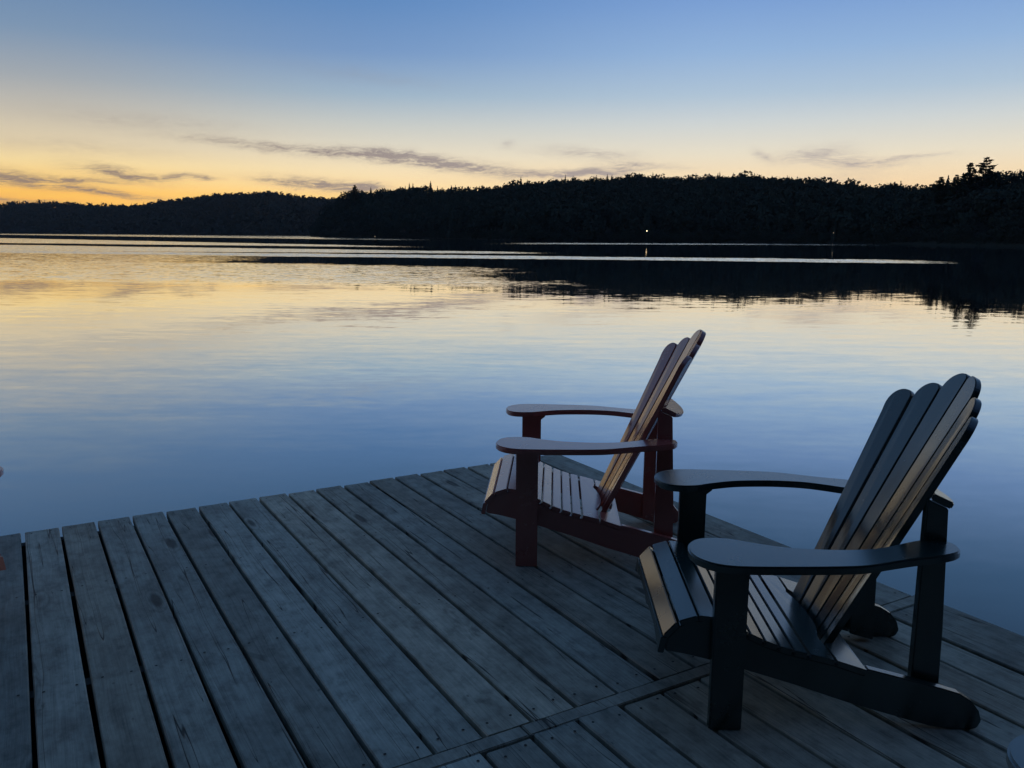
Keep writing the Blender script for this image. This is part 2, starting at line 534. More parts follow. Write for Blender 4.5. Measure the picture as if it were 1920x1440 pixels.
        drop, ci = 0.078, 0.020
        out2 = [(-sg * w(-0.03), -0.03)] + [(-sg * w(q), q) for q in np.linspace(0.1, top - ci, 6)]
        out2 += [(sg * (-r + ci * (1 - math.cos(t))), top - ci + ci * math.sin(t)) for t in np.linspace(0.3, PI / 2, 5)]
        span = 2 * r - ci
        out2 += [(sg * (-r + ci + span * math.sin(t)), top - drop * (1 - math.cos(t))) for t in np.linspace(0.22, PI / 2, 12)]
        out2 += [(sg * w(q), q) for q in np.linspace(top - drop - 0.03, 0.1, 6)] + [(sg * w(-0.03), -0.03)]
        la, lb = [], []
        for a, s in out2:
            p, nb = pos(a, s)
            la.append(p); lb.append(p + nb * 0.0215)
        add_prism(bm, la, lb)
    obj_bm('backrest', bm, mat, root, 0.003)
    # upper back rail: a crescent board set square to the slats
    bm = bmesh.new()
    e1 = Vector((math.cos(R(25)), 0, -math.sin(R(25))))
    up = Vector((math.sin(R(25)), 0, math.cos(R(25))))
    o = Vector((0.620, 0, 0.737))
    fr = [(max(0.0, 0.080 - y * y / 1.2) + 0.003, y) for y in np.linspace(-0.266, 0.266, 15)]
    re = [(0.092 + 0.074 * (1 - (y / 0.266) ** 2), y) for y in np.linspace(0.266, -0.266, 17)]
    loop = fr + re
    add_prism(bm, [o + e1 * a + Vector((0, y, 0)) - up * 0.0215 for a, y in loop], [o + e1 * a + Vector((0, y, 0)) for a, y in loop])
    obj_bm('back_rail', bm, mat, root, 0.004)
    return root


def copy_tree(o, parent=None):
    c = o.copy()
    C.objects.link(c)
    if parent is not None: c.parent = parent
    for ch in list(o.children):
        copy_tree(ch, c)
    return c


CAT = 'garden chair'
chair_red = build_chair('deck_chair', M_RED)
chair_red.location = (0.0379, 3.9572, 0.0)
chair_red.rotation_euler.z = -0.0512
tag(chair_red, 'dark red slatted wooden chair with curved arms, standing nearer the far corner of the dock', CAT, 'slatted wooden chairs on the dock')
chair_green = build_chair('deck_chair', M_GREEN)
chair_green.location = (0.6112, 2.6838, 0.0)
chair_green.rotation_euler.z = -0.0340
tag(chair_green, 'dark green slatted wooden chair with fan back, whole and nearest to the viewer', CAT, 'slatted wooden chairs on the dock')
c3 = copy_tree(chair_red)
c3.location = (-2.095, 2.70, 0.0)
c3.rotation_euler.z = R(168)
tag(c3, 'red chair cut off by the left picture edge, only an arm tip showing', CAT, 'slatted wooden chairs on the dock')
c4 = build_chair('deck_chair', M_PALE)
c4.location = (0.945, 0.93, 0.0)
c4.rotation_euler.z = -0.02
tag(c4, 'pale grey chair cut off by the bottom right picture corner, only one arm tip showing', CAT, 'slatted wooden chairs on the dock')

# ------------------------------------------------------------------ dock
DOCK_A = -1.03794
dock = empty('dock', (0.3176, 5.6101, 0.0), DOCK_A)
tag(dock, 'weathered grey plank dock on the calm lake, carrying the slatted chairs', 'dock')
PITCH_P, OFF, CROSS, TH = 0.16505, 0.53503, 2.6633, 0.036
FAR_T, END_S = 6.2, 7.4


def build_decking():
    bm = bmesh.new()
    lay = bm.faces.layers.float.new('plank')
    gap = 0.0155

    def plank(s0, s1, t0, t1, rid, dz=0.0, skew=0.0):
        n = max(2, int((s1 - s0) / 0.35))
        ch = 0.004
        before = len(bm.faces)
        rings = []
        ph = random.random() * 9
        for i in range(n + 1):
            s = s0 + (s1 - s0) * i / n
            if i == 0: s += random.uniform(-0.008, 0.008)
            wv = 0.0022 * math.sin(ph + s * 1.9) + skew * (i / n - 0.5)
            cz = dz + 0.0012 * math.sin(ph * 2 + s * 2.3)
            a, b = t0 + wv, t1 + wv
            cup = 0.0012
            sec = [(a, -TH), (a, -ch + cz + cup), (a + ch, cz + cup), ((a + b) / 2, cz), (b - ch, cz + cup), (b, -ch + cz + cup), (b, -TH)]
            rings.append([bm.verts.new((s, -t, z)) for t, z in sec])
        for r0, r1 in zip(rings[:-1], rings[1:]):
            for k in range(len(r0)):
                k2 = (k + 1) % len(r0)
                bm.faces.new((r0[k], r0[k2], r1[k2], r1[k]))
        bm.faces.new(rings[0][::-1])
        bm.faces.new(rings[-1])
        bm.faces.ensure_lookup_table()
        for f in bm.faces[before:]: f[lay] = rid

    def nail(s, t):
        c = [bm.verts.new((s + 0.005 * math.cos(k * PI / 3), -t + 0.005 * math.sin(k * PI / 3), 0.0026)) for k in range(6)]
        f = bm.faces.new(c)
        f.material_index = 1

    edges = []
    t = OFF
    k0 = int(OFF / PITCH_P) + 1
    g = [OFF + PITCH_P * i for i in range(-k0, int(FAR_T / PITCH_P))]
    g = [x for x in g if x > 0.06]
    b0 = [0.0] + g
    for a, b in zip(b0[:-1], b0[1:]):
        lo = a + (gap / 2 if a > 0 else 0.0)
        hi = b - gap / 2
        plank(-0.01, CROSS - 0.006, lo, hi, random.random(), random.uniform(-0.001, 0.001), random.uniform(-0.002, 0.002))
        for s in (0.035, 0.86, 1.72, 2.60):
            for f in (0.2, 0.8):
                nail(s + random.uniform(-0.012, 0.012), lo + (hi - lo) * f + random.uniform(-0.008, 0.008))
    # second bay: planks are shifted a little against the first
    sh = 0.043
    g2 = [0.0] + [x + sh for x in g if x + sh < FAR_T]
    for a, b in zip(g2[:-1], g2[1:]):
        lo = a + (gap / 2 if a > 0 else -0.035)
        hi = b - gap / 2
        plank(CROSS + 0.062, END_S, lo, hi, random.random(), random.uniform(-0.001, 0.001), random.uniform(-0.002, 0.002))
        for s in (CROSS + 0.10, CROSS + 0.95, CROSS + 1.8):
            for f in (0.2, 0.8):
                nail(s + random.uniform(-0.012, 0.012), lo + (hi - lo) * f + random.uniform(-0.008, 0.008))
    return bm


bm = build_decking()
me = bpy.data.meshes.new('decking')
nn = [f for f in bm.faces if f.material_index == 0]
bmesh.ops.recalc_face_normals(bm, faces=nn)
bm.to_mesh(me)
bm.free()
link_mesh('decking', me, [M_DECK, M_NAIL], dock)

bm = bmesh.new()
lay = bm.faces.layers.float.new('plank')
for i, (a, b) in enumerate([(-0.03, 1.9), (1.906, 4.1), (4.106, FAR_T - 0.1)]):
    n = len(bm.faces)
    add_box(bm, CROSS + 0.0, CROSS + 0.056, -b, -a, -0.12, 0.003)
    bm.faces.ensure_lookup_table()
    for f in bm.faces[n:]: f[lay] = 0.31 + 0.2 * i
# its grain runs across the deck, so turn its own frame
cb = obj_bm('cross_board', bm, M_DECK, dock, 0.003)

bm = bmesh.new()
for s in (0.03, 0.80, 1.62, 2.50, 3.0, 3.9, 4.8, 5.7, 6.6):
    add_box(bm, s, s + 0.05, -FAR_T + 0.1, -0.02, -0.36 if s < 0.1 else -0.20, -TH - 0.002)
for t in (0.022, 2.0, 4.0, FAR_T - 0.16):
    add_box(bm, 0.082, END_S - 0.05, -t - 0.04, -t, -0.25, -0.205)
obj_bm('frame', bm, M_FRAME, dock)
bm = bmesh.new()
add_box(bm, 0.03, END_S, -0.016, 0.0, -0.21, -TH - 0.004)
obj_bm('fascia_board', bm, M_FRAME, dock)
for i in range(3):  # unseen black boxes added under the deck so the plank gaps look dark
    for j in range(2):
        bm = bmesh.new()
        add_box(bm, 0.085 + i * 2.45, 2.53 + i * 2.45, -0.16 - j * 3.0 - 2.99, -0.16 - j * 3.0, -0.66, -0.27)
        obj_bm('gap_blocker', bm, M_GAP_BLOCKER, dock, 0.06, 3)
for s, t in ((0.25, 0.25), (0.25, 3.0), (0.25, 5.8), (3.4, 0.25), (3.4, 5.8), (6.9, 0.25), (6.9, 5.8)):
    bm = bmesh.new()
    tube(bm, [(s, -t, -2.6), (s, -t, -0.252)], [0.09, 0.085], 12)
    obj_bm('pile', bm, M_PILE, dock)

# ------------------------------------------------------------------ lake and hills
bm = bmesh.new()
xs = [-2600, -1500, -400, -100, -25, 0, 25, 100, 400, 1500, 2600]
ys = [-180, -100, -25, 0, 25, 100, 400, 1500, 2900]
vv = [[bm.verts.new((x, y, WATER_Z)) for x in xs] for y in ys]
for i in range(len(ys) - 1):
    for j in range(len(xs) - 1):
        bm.faces.new((vv[i][j], vv[i][j + 1], vv[i + 1][j + 1], vv[i + 1][j]))
me = bpy.data.meshes.new('lake')
bm.to_mesh(me); bm.free()
lake = link_mesh('lake', me, M_WATER)
tag(lake, 'calm lake mirroring the evening sky, with thin ruffled streaks', 'lake', kind='structure')

# skyline of each hill in the photograph's pixels, with shore and ridge distances
HILL_FAR = dict(x0=-1100, x1=1000,
                sky=[(-1100, 395), (-600, 384), (-200, 380), (0, 378), (130, 379), (200, 385), (262, 383), (330, 373), (400, 364), (460, 360), (520, 361), (580, 368), (640, 374), (750, 384), (1000, 410)],
                shore=[(-1100, 1500), (0, 1900), (300, 1330), (500, 1150), (620, 1120), (1000, 1100)],
                ridge=[(-1100, 2100), (0, 2300), (300, 1950), (500, 1750), (1000, 1600)], tree=13.0)
HILL_MID = dict(x0=585, x1=2000,
                sky=[(585, 436), (600, 405), (618, 378), (640, 364), (660, 360), (690, 360), (730, 353), (760, 348), (800, 352), (830, 355), (900, 353), (960, 346), (1050, 338), (1100, 335), (1160, 333),
                     (1200, 331), (1260, 332), (1380, 329), (1440, 332), (1500, 335), (1560, 340), (1620, 346), (1680, 351), (1760, 355), (2000, 372)],
                shore=[(585, 720), (620, 690), (750, 500), (960, 346), (1360, 330), (1660, 290), (2000, 270)],
                ridge=[(585, 760), (640, 760), (760, 720), (960, 640), (1360, 590), (1660, 500), (2000, 430)], tree=10.0)
HILL_NEAR = dict(x0=1655, x1=3600,
                 sky=[(1655, 440), (1680, 375), (1700, 358), (1740, 351), (1765, 345), (1800, 334), (1850, 328), (1890, 324), (1920, 320), (2100, 300), (2500, 280), (3600, 285)],
                 shore=[(1655, 284), (1780, 256), (1920, 236), (2100, 205), (2600, 180), (3600, 160)],
                 ridge=[(1655, 300), (1700, 312), (1800, 312), (1920, 300), (2100, 280), (2600, 260), (3600, 240)], tree=7.5)


def itp(tab, x): return float(np.interp(x, [p[0] for p in tab], [p[1] for p in tab]))


def hill_fn(h):
    def f(px, d):
        s, r = itp(h['shore'], px), itp(h['ridge'], px)
        az, el = azel(px, itp(h['sky'], px))
        zr = CAM_Z + math.tan(R(el)) * r - h['tree'] * 0.93
        zr = max(zr, WATER_Z + 0.4)
        t = (d - s) / (r - s)
        if t <= 0: z = WATER_Z - 0.6 + 0.02 * max(-10.0, d - s)
        elif t <= 1: z = WATER_Z + 0.15 + (zr - WATER_Z - 0.15) * (t ** 0.85)
        else: z = zr - (t - 1) * (r - s) * 0.12
        return z, az
    return f


def hill_mesh(bm, h, nx=90):
    f = hill_fn(h)
    rows = []
    for i in range(nx + 1):
        px = h['x0'] + (h['x1'] - h['x0']) * i / nx
        s, r = itp(h['shore'], px), itp(h['ridge'], px)
        ts = [-0.04, 0.0, 0.004, 0.1, 0.25, 0.45, 0.7, 0.9, 1.0, 1.12, 1.25]
        row = []
        for t in ts:
            d = s + (r - s) * t
            z, az = f(px, d)
            row.append(bm.verts.new((d * math.sin(R(az)), d * math.cos(R(az)), z)))
        rows.append(row)
    for a, b in zip(rows[:-1], rows[1:]):
        for k in range(len(a) - 1):
            bm.faces.new((a[k], a[k + 1], b[k + 1], b[k]))


bm = bmesh.new()
for h in (HILL_FAR, HILL_MID, HILL_NEAR): hill_mesh(bm, h)
hills = obj_bm('hills', bm, M_HILL, None, smooth=True)
tag(hills, 'low hills around the lake under dark forest', 'hills', kind='structure')


# ------------------------------------------------------------------ forest
def proto_broadleaf(nq, seed):
    r = np.random.default_rng(seed)
    lobes = [(np.array([0, 0, 0.62]), np.array([0.40, 0.40, 0.34]))]
    for _ in range(7):
        a = r.uniform(0, 2 * PI)
        q = r.uniform(0.15, 0.34)
        z = r.uniform(0.36, 0.82)
        s = r.uniform(0.16, 0.27)
        lobes.append((np.array([math.cos(a) * q, math.sin(a) * q, z]), np.array([s, s, s * r.uniform(0.7, 1.0)])))
    lobes += [(np.array([0, 0, 0.26]), np.array([0.30, 0.30, 0.26]))] * 2
    quads = []
    for i in range(nq):
        c, rad = lobes[int(r.integers(0, len(lobes)))] if r.random() > 0.25 else lobes[0]
        d = r.normal(size=3)
        d /= np.linalg.norm(d)
        p = c + d * rad * r.uniform(0.55, 1.04)
        nrm = d + r.normal(size=3) * 0.5
        nrm /= np.linalg.norm(nrm)
        u = np.cross(nrm, r.normal(size=3)); u /= np.linalg.norm(u)
        w = np.cross(nrm, u)
        sz = r.uniform(0.5, 1.1) * (1.15 / math.sqrt(nq))
        j = r.uniform(0.6, 1.3, 4)
        quads.append([p + u * sz * j[0], p + w * sz * 0.8 * j[1], p - u * sz * j[2], p - w * sz * 0.8 * j[3]])
    # short trunk
    for a in (0, PI / 2):
        dx, dy = 0.022 * math.cos(a), 0.022 * math.sin(a)
        quads.append([np.array([dx, dy, -0.1]), np.array([-dx, -dy, -0.1]), np.array([-dx, -dy, 0.6]), np.array([dx, dy, 0.6])])
    return np.array(quads)


def proto_conifer(nl, seed):
    r = np.random.default_rng(seed)
    quads = []
    for i in range(nl):
        t = i / (nl - 1)
        z = 0.16 + 0.82 * t
        rad = 0.21 * (1 - t) ** 0.8 + 0.015
        nb = max(4, int(8 * (1 - t) + 4))
        for k in range(nb):
            a = 2 * PI * (k + r.random()) / nb
            q = rad * r.uniform(0.7, 1.2)
            w = 0.55 * q + 0.014
            dx, dy = math.cos(a), math.sin(a)
            px, py = -dy, dx
            dz = -0.12 * (1 - t) - 0.02
            tw = r.uniform(-.03, .03)
            quads.append([np.array([0, 0, z + 0.05 + 0.05 * (1 - t)]), np.array([dx * q * .6 + px * w, dy * q * .6 + py * w, z + dz * .5 + tw]), np.array([dx * q, dy * q, z + dz]),
                          np.array([dx * q * .6 - px * w, dy * q * .6 - py * w, z + dz * .5 - tw])])
    for a in (0, PI / 2):
        dx, dy = 0.015 * math.cos(a), 0.015 * math.sin(a)
        quads.append([np.array([dx, dy, -0.1]), np.array([-dx, -dy, -0.1]), np.array([-dx * .2, -dy * .2, 1.0]), np.array([dx * .2, dy * .2, 1.0])])
    return np.array(quads)


def mesh_from_quads(name, Q, leaf, mat):
    n = len(Q)
    me = bpy.data.meshes.new(name)
    me.vertices.add(n * 4)
    me.vertices.foreach_set('co', Q.reshape(-1).astype(np.float32))
    me.loops.add(n * 4)
    me.loops.foreach_set('vertex_index', np.arange(n * 4, dtype=np.int32))
    me.polygons.add(n)
    me.polygons.foreach_set('loop_start', np.arange(0, n * 4, 4, dtype=np.int32))
    me.polygons.foreach_set('loop_total', np.full(n, 4, dtype=np.int32))
    at = me.attributes.new('leaf', 'FLOAT', 'FACE')
    at.data.foreach_set('value', leaf.astype(np.float32))
    me.update(calc_edges=True)
    return me


def forest(name, h, nq, ncon, spacing, con_share, mat, hvar, label, wide=1.0, tmax=1.06):
    f = hill_fn(h)
    pb = [proto_broadleaf(nq, 100 + i) for i in range(7)]
    pc = [proto_conifer(ncon, 200 + i) for i in range(4)]
    az0, az1 = azel(h['x0'], 440)[0], azel(h['x1'], 440)[0]
    smin, rmax = min(p[1] for p in h['shore']), max(p[1] for p in h['ridge'])
    trees = []
    d = smin
    # pixel column of an azimuth
    cols = np.linspace(h['x0'], h['x1'], 240)
    colaz = np.array([azel(c, 440)[0] for c in cols])
    while d < rmax * tmax:
        step = spacing / d
        a = R(az0) + step * random.random()
        while a < R(az1):
            aa = a + random.uniform(-.45, .45) * step
            dd = d + random.uniform(-.45, .45) * spacing
            px = float(np.interp(math.degrees(aa), colaz, cols))
            s, r = itp(h['shore'], px), itp(h['ridge'], px)
            if s - spacing * 0.25 < dd < r + spacing * 1.5:
                z, _ = f(px, dd)
                edge = max(0.5, min(1.0, (dd - s) / 12 + 0.6))
                big = 1.0 + 0.10 * (math.sin(aa * dd * 0.071 + 2.1 * math.sin(dd * 0.033)) * math.sin(aa * dd * 0.173 + dd * 0.05))
                hh = h['tree'] * big * edge * float(np.clip(random.gauss(1.0, hvar), 0.62, 1.35))
                lim = (itp(h['sky'], px))
                if z > WATER_Z:
                    trees.append((dd * math.sin(aa), dd * math.cos(aa), z - 0.3, hh, random.random() < con_share))
            a += step
        d += spacing * 0.85
    # low bushes and drooping boughs along the waterline
    a = R(az0)
    while a < R(az1):
        px = float(np.interp(math.degrees(a), colaz, cols))
        s = itp(h['shore'], px)
        for k in range(2):
            dd = s + random.uniform(-0.6, 1.5) + k * 2.2
            trees.append((dd * math.sin(a), dd * math.cos(a), WATER_Z - 0.75 + k * 0.5, random.uniform(2.6, 4.6) + k, False))
        a += max(1.7, spacing * 0.3) / s
    out, leaf = [], []
    for x, y, z, hh, con in trees:
        q = random.choice(pc if con else pb)
        a = random.random() * 2 * PI
        ca, sa = math.cos(a), math.sin(a)
        k = hh * (1.12 if con else 1.0)
        wx = k * wide * random.uniform(0.85, 1.15)
        P = np.empty_like(q)
        P[..., 0] = (q[..., 0] * ca - q[..., 1] * sa) * wx + x
        P[..., 1] = (q[..., 0] * sa + q[..., 1] * ca) * wx + y
        P[..., 2] = q[..., 2] * k + z
        out.append(P)
        leaf.append(np.clip(rng.normal(random.random(), 0.18, len(q)), 0, 1))
    o = link_mesh(name, mesh_from_quads(name, np.concatenate(out), np.concatenate(leaf), mat), mat)
    tag(o, label, 'forest', 'forests around the lake', 'stuff')
    print(name, len(trees), 'trees', sum(len(q) for q in out), 'faces')
    return o


forest('forest', HILL_FAR, 40, 7, 13.0, 0.2, M_LEAF_HAZED, 0.16, 'hazy dark forest on the far low ridge under the orange glow', 0.95)
forest('forest', HILL_MID, 170, 11, 6.6, 0.13, M_LEAF, 0.13, 'dark mixed forest covering the long middle hill across the lake', 0.9)
forest('forest', HILL_NEAR, 280, 13, 5.2, 0.05, M_LEAF, 0.13, 'dark forest on the nearer shore below the tall pines', 0.95)


def added_shade_wood():
    """unseen wood added behind the camera to shade the deck and chair sides"""
    pb = [proto_broadleaf(620, 300 + i) for i in range(5)]
    out, leaf = [], []
    for row in range(4):
        x = -46.0
        while x < 52:
            yy = -5.6 - row * 4.5 - abs(x) * 0.06 + random.uniform(-1.5, 1.5)
            hh = random.uniform(9.5, 14.5)
            q = random.choice(pb)
            a = random.random() * 6.28
            P = np.empty_like(q)
            P[..., 0] = (q[..., 0] * math.cos(a) - q[..., 1] * math.sin(a)) * hh + x
            P[..., 1] = (q[..., 0] * math.sin(a) + q[..., 1] * math.cos(a)) * hh + yy
            P[..., 2] = q[..., 2] * hh + 0.2 + row * 0.8
            out.append(P)
            leaf.append(np.clip(rng.normal(random.random(), 0.18, len(q)), 0, 1))
            x += random.uniform(3.8, 6.0)
    o = link_mesh('forest', mesh_from_quads('forest', np.concatenate(out), np.concatenate(leaf), M_LEAF), M_LEAF)
    tag(o, 'unseen leafy wood added behind the dock to shade it', 'forest', 'forests around the lake', 'stuff')


added_shade_wood()  # wood out of view, added for its shade
bm = bmesh.new()
pr = [[bm.verts.new((x, y - abs(x) * 0.06, z)) for y, z in ((-3.4, -1.2), (-4.6, -0.1), (-8, 0.3), (-30, 3.5), (-80, 6))] for x in (-90, -60, -30, -10, 0, 5, 12, 30, 60, 90)]
for a, b in zip(pr[:-1], pr[1:]):
    for k in range(4): bm.faces.new((a[k], a[k + 1], b[k + 1], b[k]))
bank = obj_bm('bank', bm, M_HILL, None, smooth=True)  # unseen ground added under the shading wood
tag(bank, 'unseen bank added under the shading wood behind the dock', 'bank', kind='structure')


def pine(px, py_top, d, height, label, spread, seed, lean=0.0, gap=0.0, width=0.26):
    """white pine: bare trunk, irregular plumes of upswept branches"""
    r = np.random.default_rng(seed)
    az, el = azel(px, py_top)
    ztop = CAM_Z + math.tan(R(el)) * d
    root = empty('pine_tree', (d * math.sin(R(az)), d * math.cos(R(az)), ztop - height))
    tag(root, label, 'pine tree', 'tall pines on the skyline')
    bm = bmesh.new()
    H = height
    tube(bm, [(0, 0, 0), (lean * .4, 0, H * .45), (lean * .8, 0, H * .8), (lean, 0, H * .985)], [H * .022, H * .017, H * .009, H * .002], 8)
    quads = []
    nlev = 17
    for i in range(nlev):
        t = i / (nlev - 1)
        z = H * (0.34 + 0.64 * t)
        reach = H * width * ((1 - t) ** 0.75 + 0.09) * (0.55 + 0.45 * min(1, t / 0.15))
        nb = 5 if t < .8 else 4
        for k in range(nb):
            if r.random() < gap: continue
            a = 2 * PI * (k + r.uniform(-.35, .35)) / nb + i * 1.9
            L = reach * r.uniform(0.5, 1.18)
            rise = L * r.uniform(0.08, 0.36)
            dx, dy = math.cos(a), math.sin(a)
            x0 = lean * z / H
            tip = (x0 + dx * L, dy * L, z + rise)
            tube(bm, [(x0, 0, z), (x0 + dx * L * .5, dy * L * .5, z + rise * .3), tip], [H * .0045, H * .003, H * .001], 4)
            for m in range(int(10 + 26 * L / (H * width))):
                u = r.uniform(0.30, 1.03)
                p = np.array([x0 + dx * L * u, dy * L * u, z + rise * (u ** 1.6)]) + r.normal(size=3) * np.array([.10, .10, .045]) * spread * L
                p[2] += abs(r.normal()) * 0.03 * L
                nr = np.array([r.normal() * .5, r.normal() * .5, 1.0]); nr /= np.linalg.norm(nr)
                uu = np.array([dx, dy, 0.3]) + r.normal(size=3) * .4
                uu -= nr * uu.dot(nr); uu /= np.linalg.norm(uu)
                w = np.cross(nr, uu)
                sz = H * r.uniform(0.016, 0.034)
                quads.append([p + uu * sz * 1.5, p + w * sz * .6 + nr * sz * .3, p - uu * sz, p - w * sz * .6 + nr * sz * .3])
    obj_bm('trunk', bm, M_BARK, root, smooth=True)
    Q = np.array(quads)
    cr = link_mesh('crown', mesh_from_quads('crown', Q, r.random(len(Q)), M_PINE), M_PINE, root)
    return root


pine(1851, 295, 296, 21.0, 'tallest pine on the right skyline, with open upswept branches', 1.0, 5, 0.0, 0.12, 0.25)
pine(1817, 305, 292, 18.5, 'shorter bushy pine just beside the tallest one on the skyline', 1.3, 8, 0.6, 0.12, 0.18)
pine(1800, 328, 286, 13.5, 'small leaning pine with side branches below the shorter bushy pine', 1.2, 21, -0.8, 0.2, 0.27)
pine(1765, 332, 290, 12.0, 'small rounded tree standing alone on the skyline dip before the pines', 1.9, 13, 0.0, 0.0, 0.26)
pine(665, 347, 705, 22.0, 'lone dark conifer rising at the low end of the middle hill', 1.5, 17, 0.0, 0.05, 0.2)


def shore_lamp(px, py, d, mat, size, label):
    az, el = azel(px, py)
    x, y = d * math.sin(R(az)), d * math.cos(R(az))
    z = CAM_Z + math.tan(R(el)) * d
    root = empty('shore_lamp', (x, y, WATER_Z))
    tag(root, label, 'lamp', 'lit lamps on the far shore')
    H = z - WATER_Z
    bm = bmesh.new()
    tube(bm, [(0, 0, -0.8), (0, 0, H - size * .7)], [0.05, 0.035], 8)
    tube(bm, [(0, 0, H + size * .75), (0, 0, H + size * 1.05)], [size * 1.0, size * .15], 10)
    obj_bm('post', bm, M_POST, root)
    bm = bmesh.new()
    bmesh.ops.create_icosphere(bm, subdivisions=2, radius=size, matrix=Matrix.Translation((0, 0, H)))
    obj_bm('lantern', bm, mat, root, smooth=True)
    return root


shore_lamp(1213, 433, 322, M_LAMP, 0.17, 'bright warm lamp on the far shore whose light streaks the water')
shore_lamp(1563, 436.5, 296, M_LAMP2, 0.10, 'faint lamp near the foot of the hill left of the nearer shore')
shore_lamp(703, 443, 545, M_LAMP2, 0.2, 'tiny lamp at the waterline below the low end of the middle hill')

# ------------------------------------------------------------------ sky
world = bpy.data.worlds.new('World')
scene.world = world
world.use_nodes = True
nt = NT(world.node_tree)
wo = nt.n('ShaderNodeOutputWorld')
tc = nt.n('ShaderNodeTexCoord')
dv = nt.v('NORMALIZE', tc.outputs['Generated'])
dx, dy, dz = nt.sep(dv)
el = nt.m('MULTIPLY', nt.m('ARCSINE', dz), 180 / PI)
az = nt.m('MULTIPLY', nt.m('ARCTAN2', dx, dy), 180 / PI)
fe = nt.m('SQRT', nt.m('MAXIMUM', nt.m('DIVIDE', el, 90.0), 0.0))
P_ = lambda e: math.sqrt(e / 90)


def sky_ramp(tab): return nt.ramp(fe, [(P_(e), lin(*c)) for e, c in tab])


up_ = [(20, (84, 124, 170)), (28, (76, 112, 154)), (45, (66, 98, 138)), (90, (55, 82, 118))]
rL = sky_ramp([(0, (240, 150, 60)), (1.6, (252, 188, 86)), (2.4, (255, 196, 92)), (3.1, (251, 208, 124)), (4.1, (240, 213, 154)), (5.2, (218, 201, 167)), (7.0, (187, 181, 168)), (8.8, (155, 162, 168)), (11.3, (119, 143, 170)), (14.2, (97, 129, 168))] + up_)
rC = sky_ramp([(0, (255, 200, 100)), (2.4, (255, 213, 138)), (3.1, (252, 220, 163)), (4.1, (241, 220, 179)), (5.2, (224, 213, 189)), (7.0, (192, 196, 192)), (8.8, (152, 174, 192)), (11.3, (114, 146, 188)), (14.2, (92, 132, 182))] + up_)
rR = sky_ramp([(0, (240, 195, 155)), (2.4, (244, 204, 154)), (3.1, (243, 211, 166)), (4.1, (238, 216, 180)), (5.2, (226, 216, 194)), (7.0, (200, 205, 204)), (8.8, (168, 188, 206)), (11.3, (140, 171, 208)), (14.2, (117, 152, 202))] + up_)
rB = sky_ramp([(0, (84, 88, 108)), (6, (112, 112, 134)), (14, (100, 116, 148)), (30, (70, 98, 144)), (90, (54, 84, 132))])
c1 = nt.mix(nt.step(az, -30.0, -6.0), rL, rC)
c2 = nt.mix(nt.step(az, -12.0, 15.0), c1, rR)
back = nt.step(nt.m('ABSOLUTE', az), 50.0, 125.0)
sky = nt.mix(back, c2, rB)
# wisps of cloud low over the glow
q = nt.comb(az, el, 0.0)
wrp = nt.noise(nt.v('MULTIPLY', q, (0.35, 0.9, 1.0)), 1.0, 4.0, 0.6)[1]
q = nt.v('ADD', q, nt.v('MULTIPLY', nt.v('SUBTRACT', wrp, (0.5, 0.5, 0.5)), (2.6, 0.75, 0.0)))
tex = nt.noise(nt.v('MULTIPLY', q, (0.55, 3.4, 1.0)), 1.0, 5.0, 0.62)[0]
strokes = [  # centre az, el, half length, half thickness, slope (deg el per deg az), weight
    (-30.6, 3.12, 3.2, 0.40, -0.09, 0.8), (-25.6, 2.42, 3.8, 0.17, -0.11, 0.85), (-29.5, 1.75, 3.0, 0.18, -0.05, 0.55),
    (-26.5, 3.02, 2.6, 0.13, -0.05, 0.6),
    (-24.5, 3.52, 2.3, 0.30, -0.14, 0.8), (-21.4, 3.42, 1.9, 0.16, 0.06, 0.6), (-19.4, 3.40, 0.8, 0.12, 0.0, 0.55),
    (-17.6, 5.52, 3.8, 0.22, -0.08, 0.45), (-12.4, 5.22, 3.6, 0.25, -0.04, 0.55), (-8.2, 5.03, 2.8, 0.28, -0.03, 0.85), (-4.8, 4.62, 3.4, 0.33, -0.10, 0.85), (-1.6, 4.28, 2.2, 0.2, -0.10, 0.5),
    (-12.4, 3.18, 2.9, 0.32, -0.08, 0.9), (-9.6, 3.02, 1.7, 0.18, 0.0, 0.7), (-15.6, 3.42, 1.6, 0.2, -0.06, 0.4),
    (0.6, 3.9, 2.4, 0.2, 0.0, 0.4), (4.2, 4.06, 2.9, 0.24, 0.06, 0.95), (6.2, 4.22, 1.2, 0.24, 0.12, 0.7), (5.0, 5.3, 3.4, 0.26, -0.05, 0.4), (8.5, 4.55, 2.6, 0.2, -0.08, 0.42), (-0.6, 5.85, 0.5, 0.2, 0.0, 0.4),
    (19.2, 5.05, 2.2, 0.4, 0.06, 0.5), (16.0, 5.0, 0.7, 0.3, -0.3, 0.4), (21.6, 4.42, 2.8, 0.24, -0.03, 0.55), (24.0, 4.72, 2.4, 0.12, 0.05, 0.42), (20.6, 3.6, 3.2, 0.32, 0.06, 0.2),
    (-22.5, 6.6, 6.0, 0.45, -0.03, 0.16), (-27, 5.0, 6.0, 0.4, -0.03, 0.14), (-9.0, 9.8, 5.0, 0.35, -0.10, 0.12),
]
mask = None
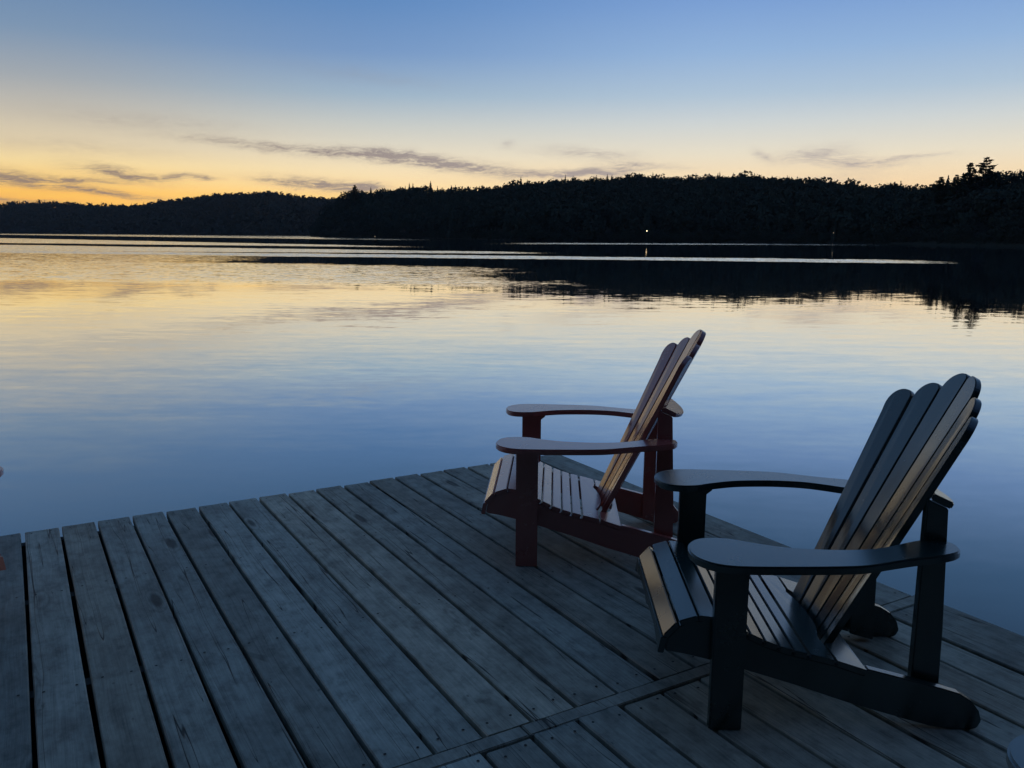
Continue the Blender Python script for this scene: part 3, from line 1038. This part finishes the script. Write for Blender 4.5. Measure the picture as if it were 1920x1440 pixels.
for ca, ce, hl, ht, slp, wt in strokes:
    a = nt.v('SUBTRACT', q, (ca, ce, 0.0))
    ax, ay, _ = nt.sep(a)
    vy = nt.m('SUBTRACT', ay, nt.m('MULTIPLY', ax, slp))
    r2 = nt.m('ADD', nt.m('POWER', nt.m('ABSOLUTE', nt.m('DIVIDE', ax, hl)), 2.0), nt.m('POWER', nt.m('ABSOLUTE', nt.m('DIVIDE', vy, ht * 1.3)), 2.0))
    k = nt.m('MULTIPLY', nt.m('EXPONENT', nt.m('MULTIPLY', r2, -1.2)), wt * 1.12)
    mask = k if mask is None else nt.m('ADD', mask, k)
fib = nt.noise(nt.v('MULTIPLY', q, (1.3, 10.0, 1.0)), 1.0, 6.0, 0.7, 0.4)[0]
mask = nt.m('MULTIPLY', mask, nt.step(tex, 0.15, 0.64))
mask = nt.m('MULTIPLY', mask, nt.m('MULTIPLY_ADD', nt.step(fib, 0.32, 0.66), 0.75, 0.5))
mask = nt.m('MINIMUM', nt.m('MULTIPLY', mask, 1.15), 0.88)
cloudc = nt.mix(nt.step(az, -30.0, 22.0), lin(126, 112, 110), lin(160, 150, 152))
sky = nt.mix(mask, sky, cloudc)
bg = nt.n('ShaderNodeBackground')
nt.put(bg.inputs[0], sky)
bg.inputs[1].default_value = 1.13
nis = nt.n('ShaderNodeTexSky', sky_type='NISHITA', sun_disc=False)
nis.sun_elevation = R(0.5)
nis.sun_rotation = R(-24.0)
bg2 = nt.n('ShaderNodeBackground')
nt.l(nis.outputs[0], bg2.inputs[0])
bg2.inputs[1].default_value = 0.0008
ad = nt.n('ShaderNodeAddShader')
nt.l(bg.outputs[0], ad.inputs[0])
nt.l(bg2.outputs[0], ad.inputs[1])
nt.l(ad.outputs[0], wo.inputs[0])

# ------------------------------------------------------------------ evening air over the lake
bm = bmesh.new()
add_box(bm, -2750, 2750, -220, 3000, -14.0, 175.0)
m, hn, hout = new_mat('evening_haze')
pv = hn.n('ShaderNodeVolumePrincipled')
pv.inputs['Color'].default_value = (0.95, 0.95, 0.93, 1)
pv.inputs['Density'].default_value = 0.00004
hn.l(pv.outputs[0], hout.inputs['Volume'])
hz = obj_bm('haze', bm, m)
tag(hz, 'thin blue evening haze over the lake and hills', 'haze', kind='stuff')

# the last of the sun: hidden behind the ridge, only a trace of warm light
sl = bpy.data.lights.new('sun', 'SUN')
sl.energy = 0.5
sl.angle = R(0.5)
sl.color = (1.0, 0.66, 0.36)
so = bpy.data.objects.new('sun', sl)
C.objects.link(so)
sd = Vector((math.sin(R(-24)) * math.cos(R(0.5)), math.cos(R(-24)) * math.cos(R(0.5)), math.sin(R(0.5))))
so.rotation_euler = sd.to_track_quat('Z', 'Y').to_euler()
so.location = (-20, 40, 20)

# ------------------------------------------------------------------ camera
cam = bpy.data.cameras.new('camera')
cam.sensor_fit = 'HORIZONTAL'
cam.sensor_width = 36.0
cam.lens = 36.0 * F_PX / 1920.0
cam.clip_start = 0.05
cam.clip_end = 20000
co = bpy.data.objects.new('camera', cam)
C.objects.link(co)
r0 = Vector((1, 0, 0)); u0 = Vector((0, math.sin(PITCH), math.cos(PITCH))); f0 = Vector((0, math.cos(PITCH), -math.sin(PITCH)))
rt = r0 * math.cos(ROLL) + u0 * math.sin(ROLL)
upv = -r0 * math.sin(ROLL) + u0 * math.cos(ROLL)
mw = Matrix((rt, upv, -f0)).transposed().to_4x4()
mw.translation = Vector((0, 0, CAM_Z))
co.matrix_world = mw
scene.camera = co

scene.view_settings.view_transform = 'Standard'
scene.view_settings.look = 'None'
scene.view_settings.exposure = 0.0
scene.view_settings.gamma = 1.0
scene.render.engine = 'CYCLES'
scene.cycles.max_bounces = 6
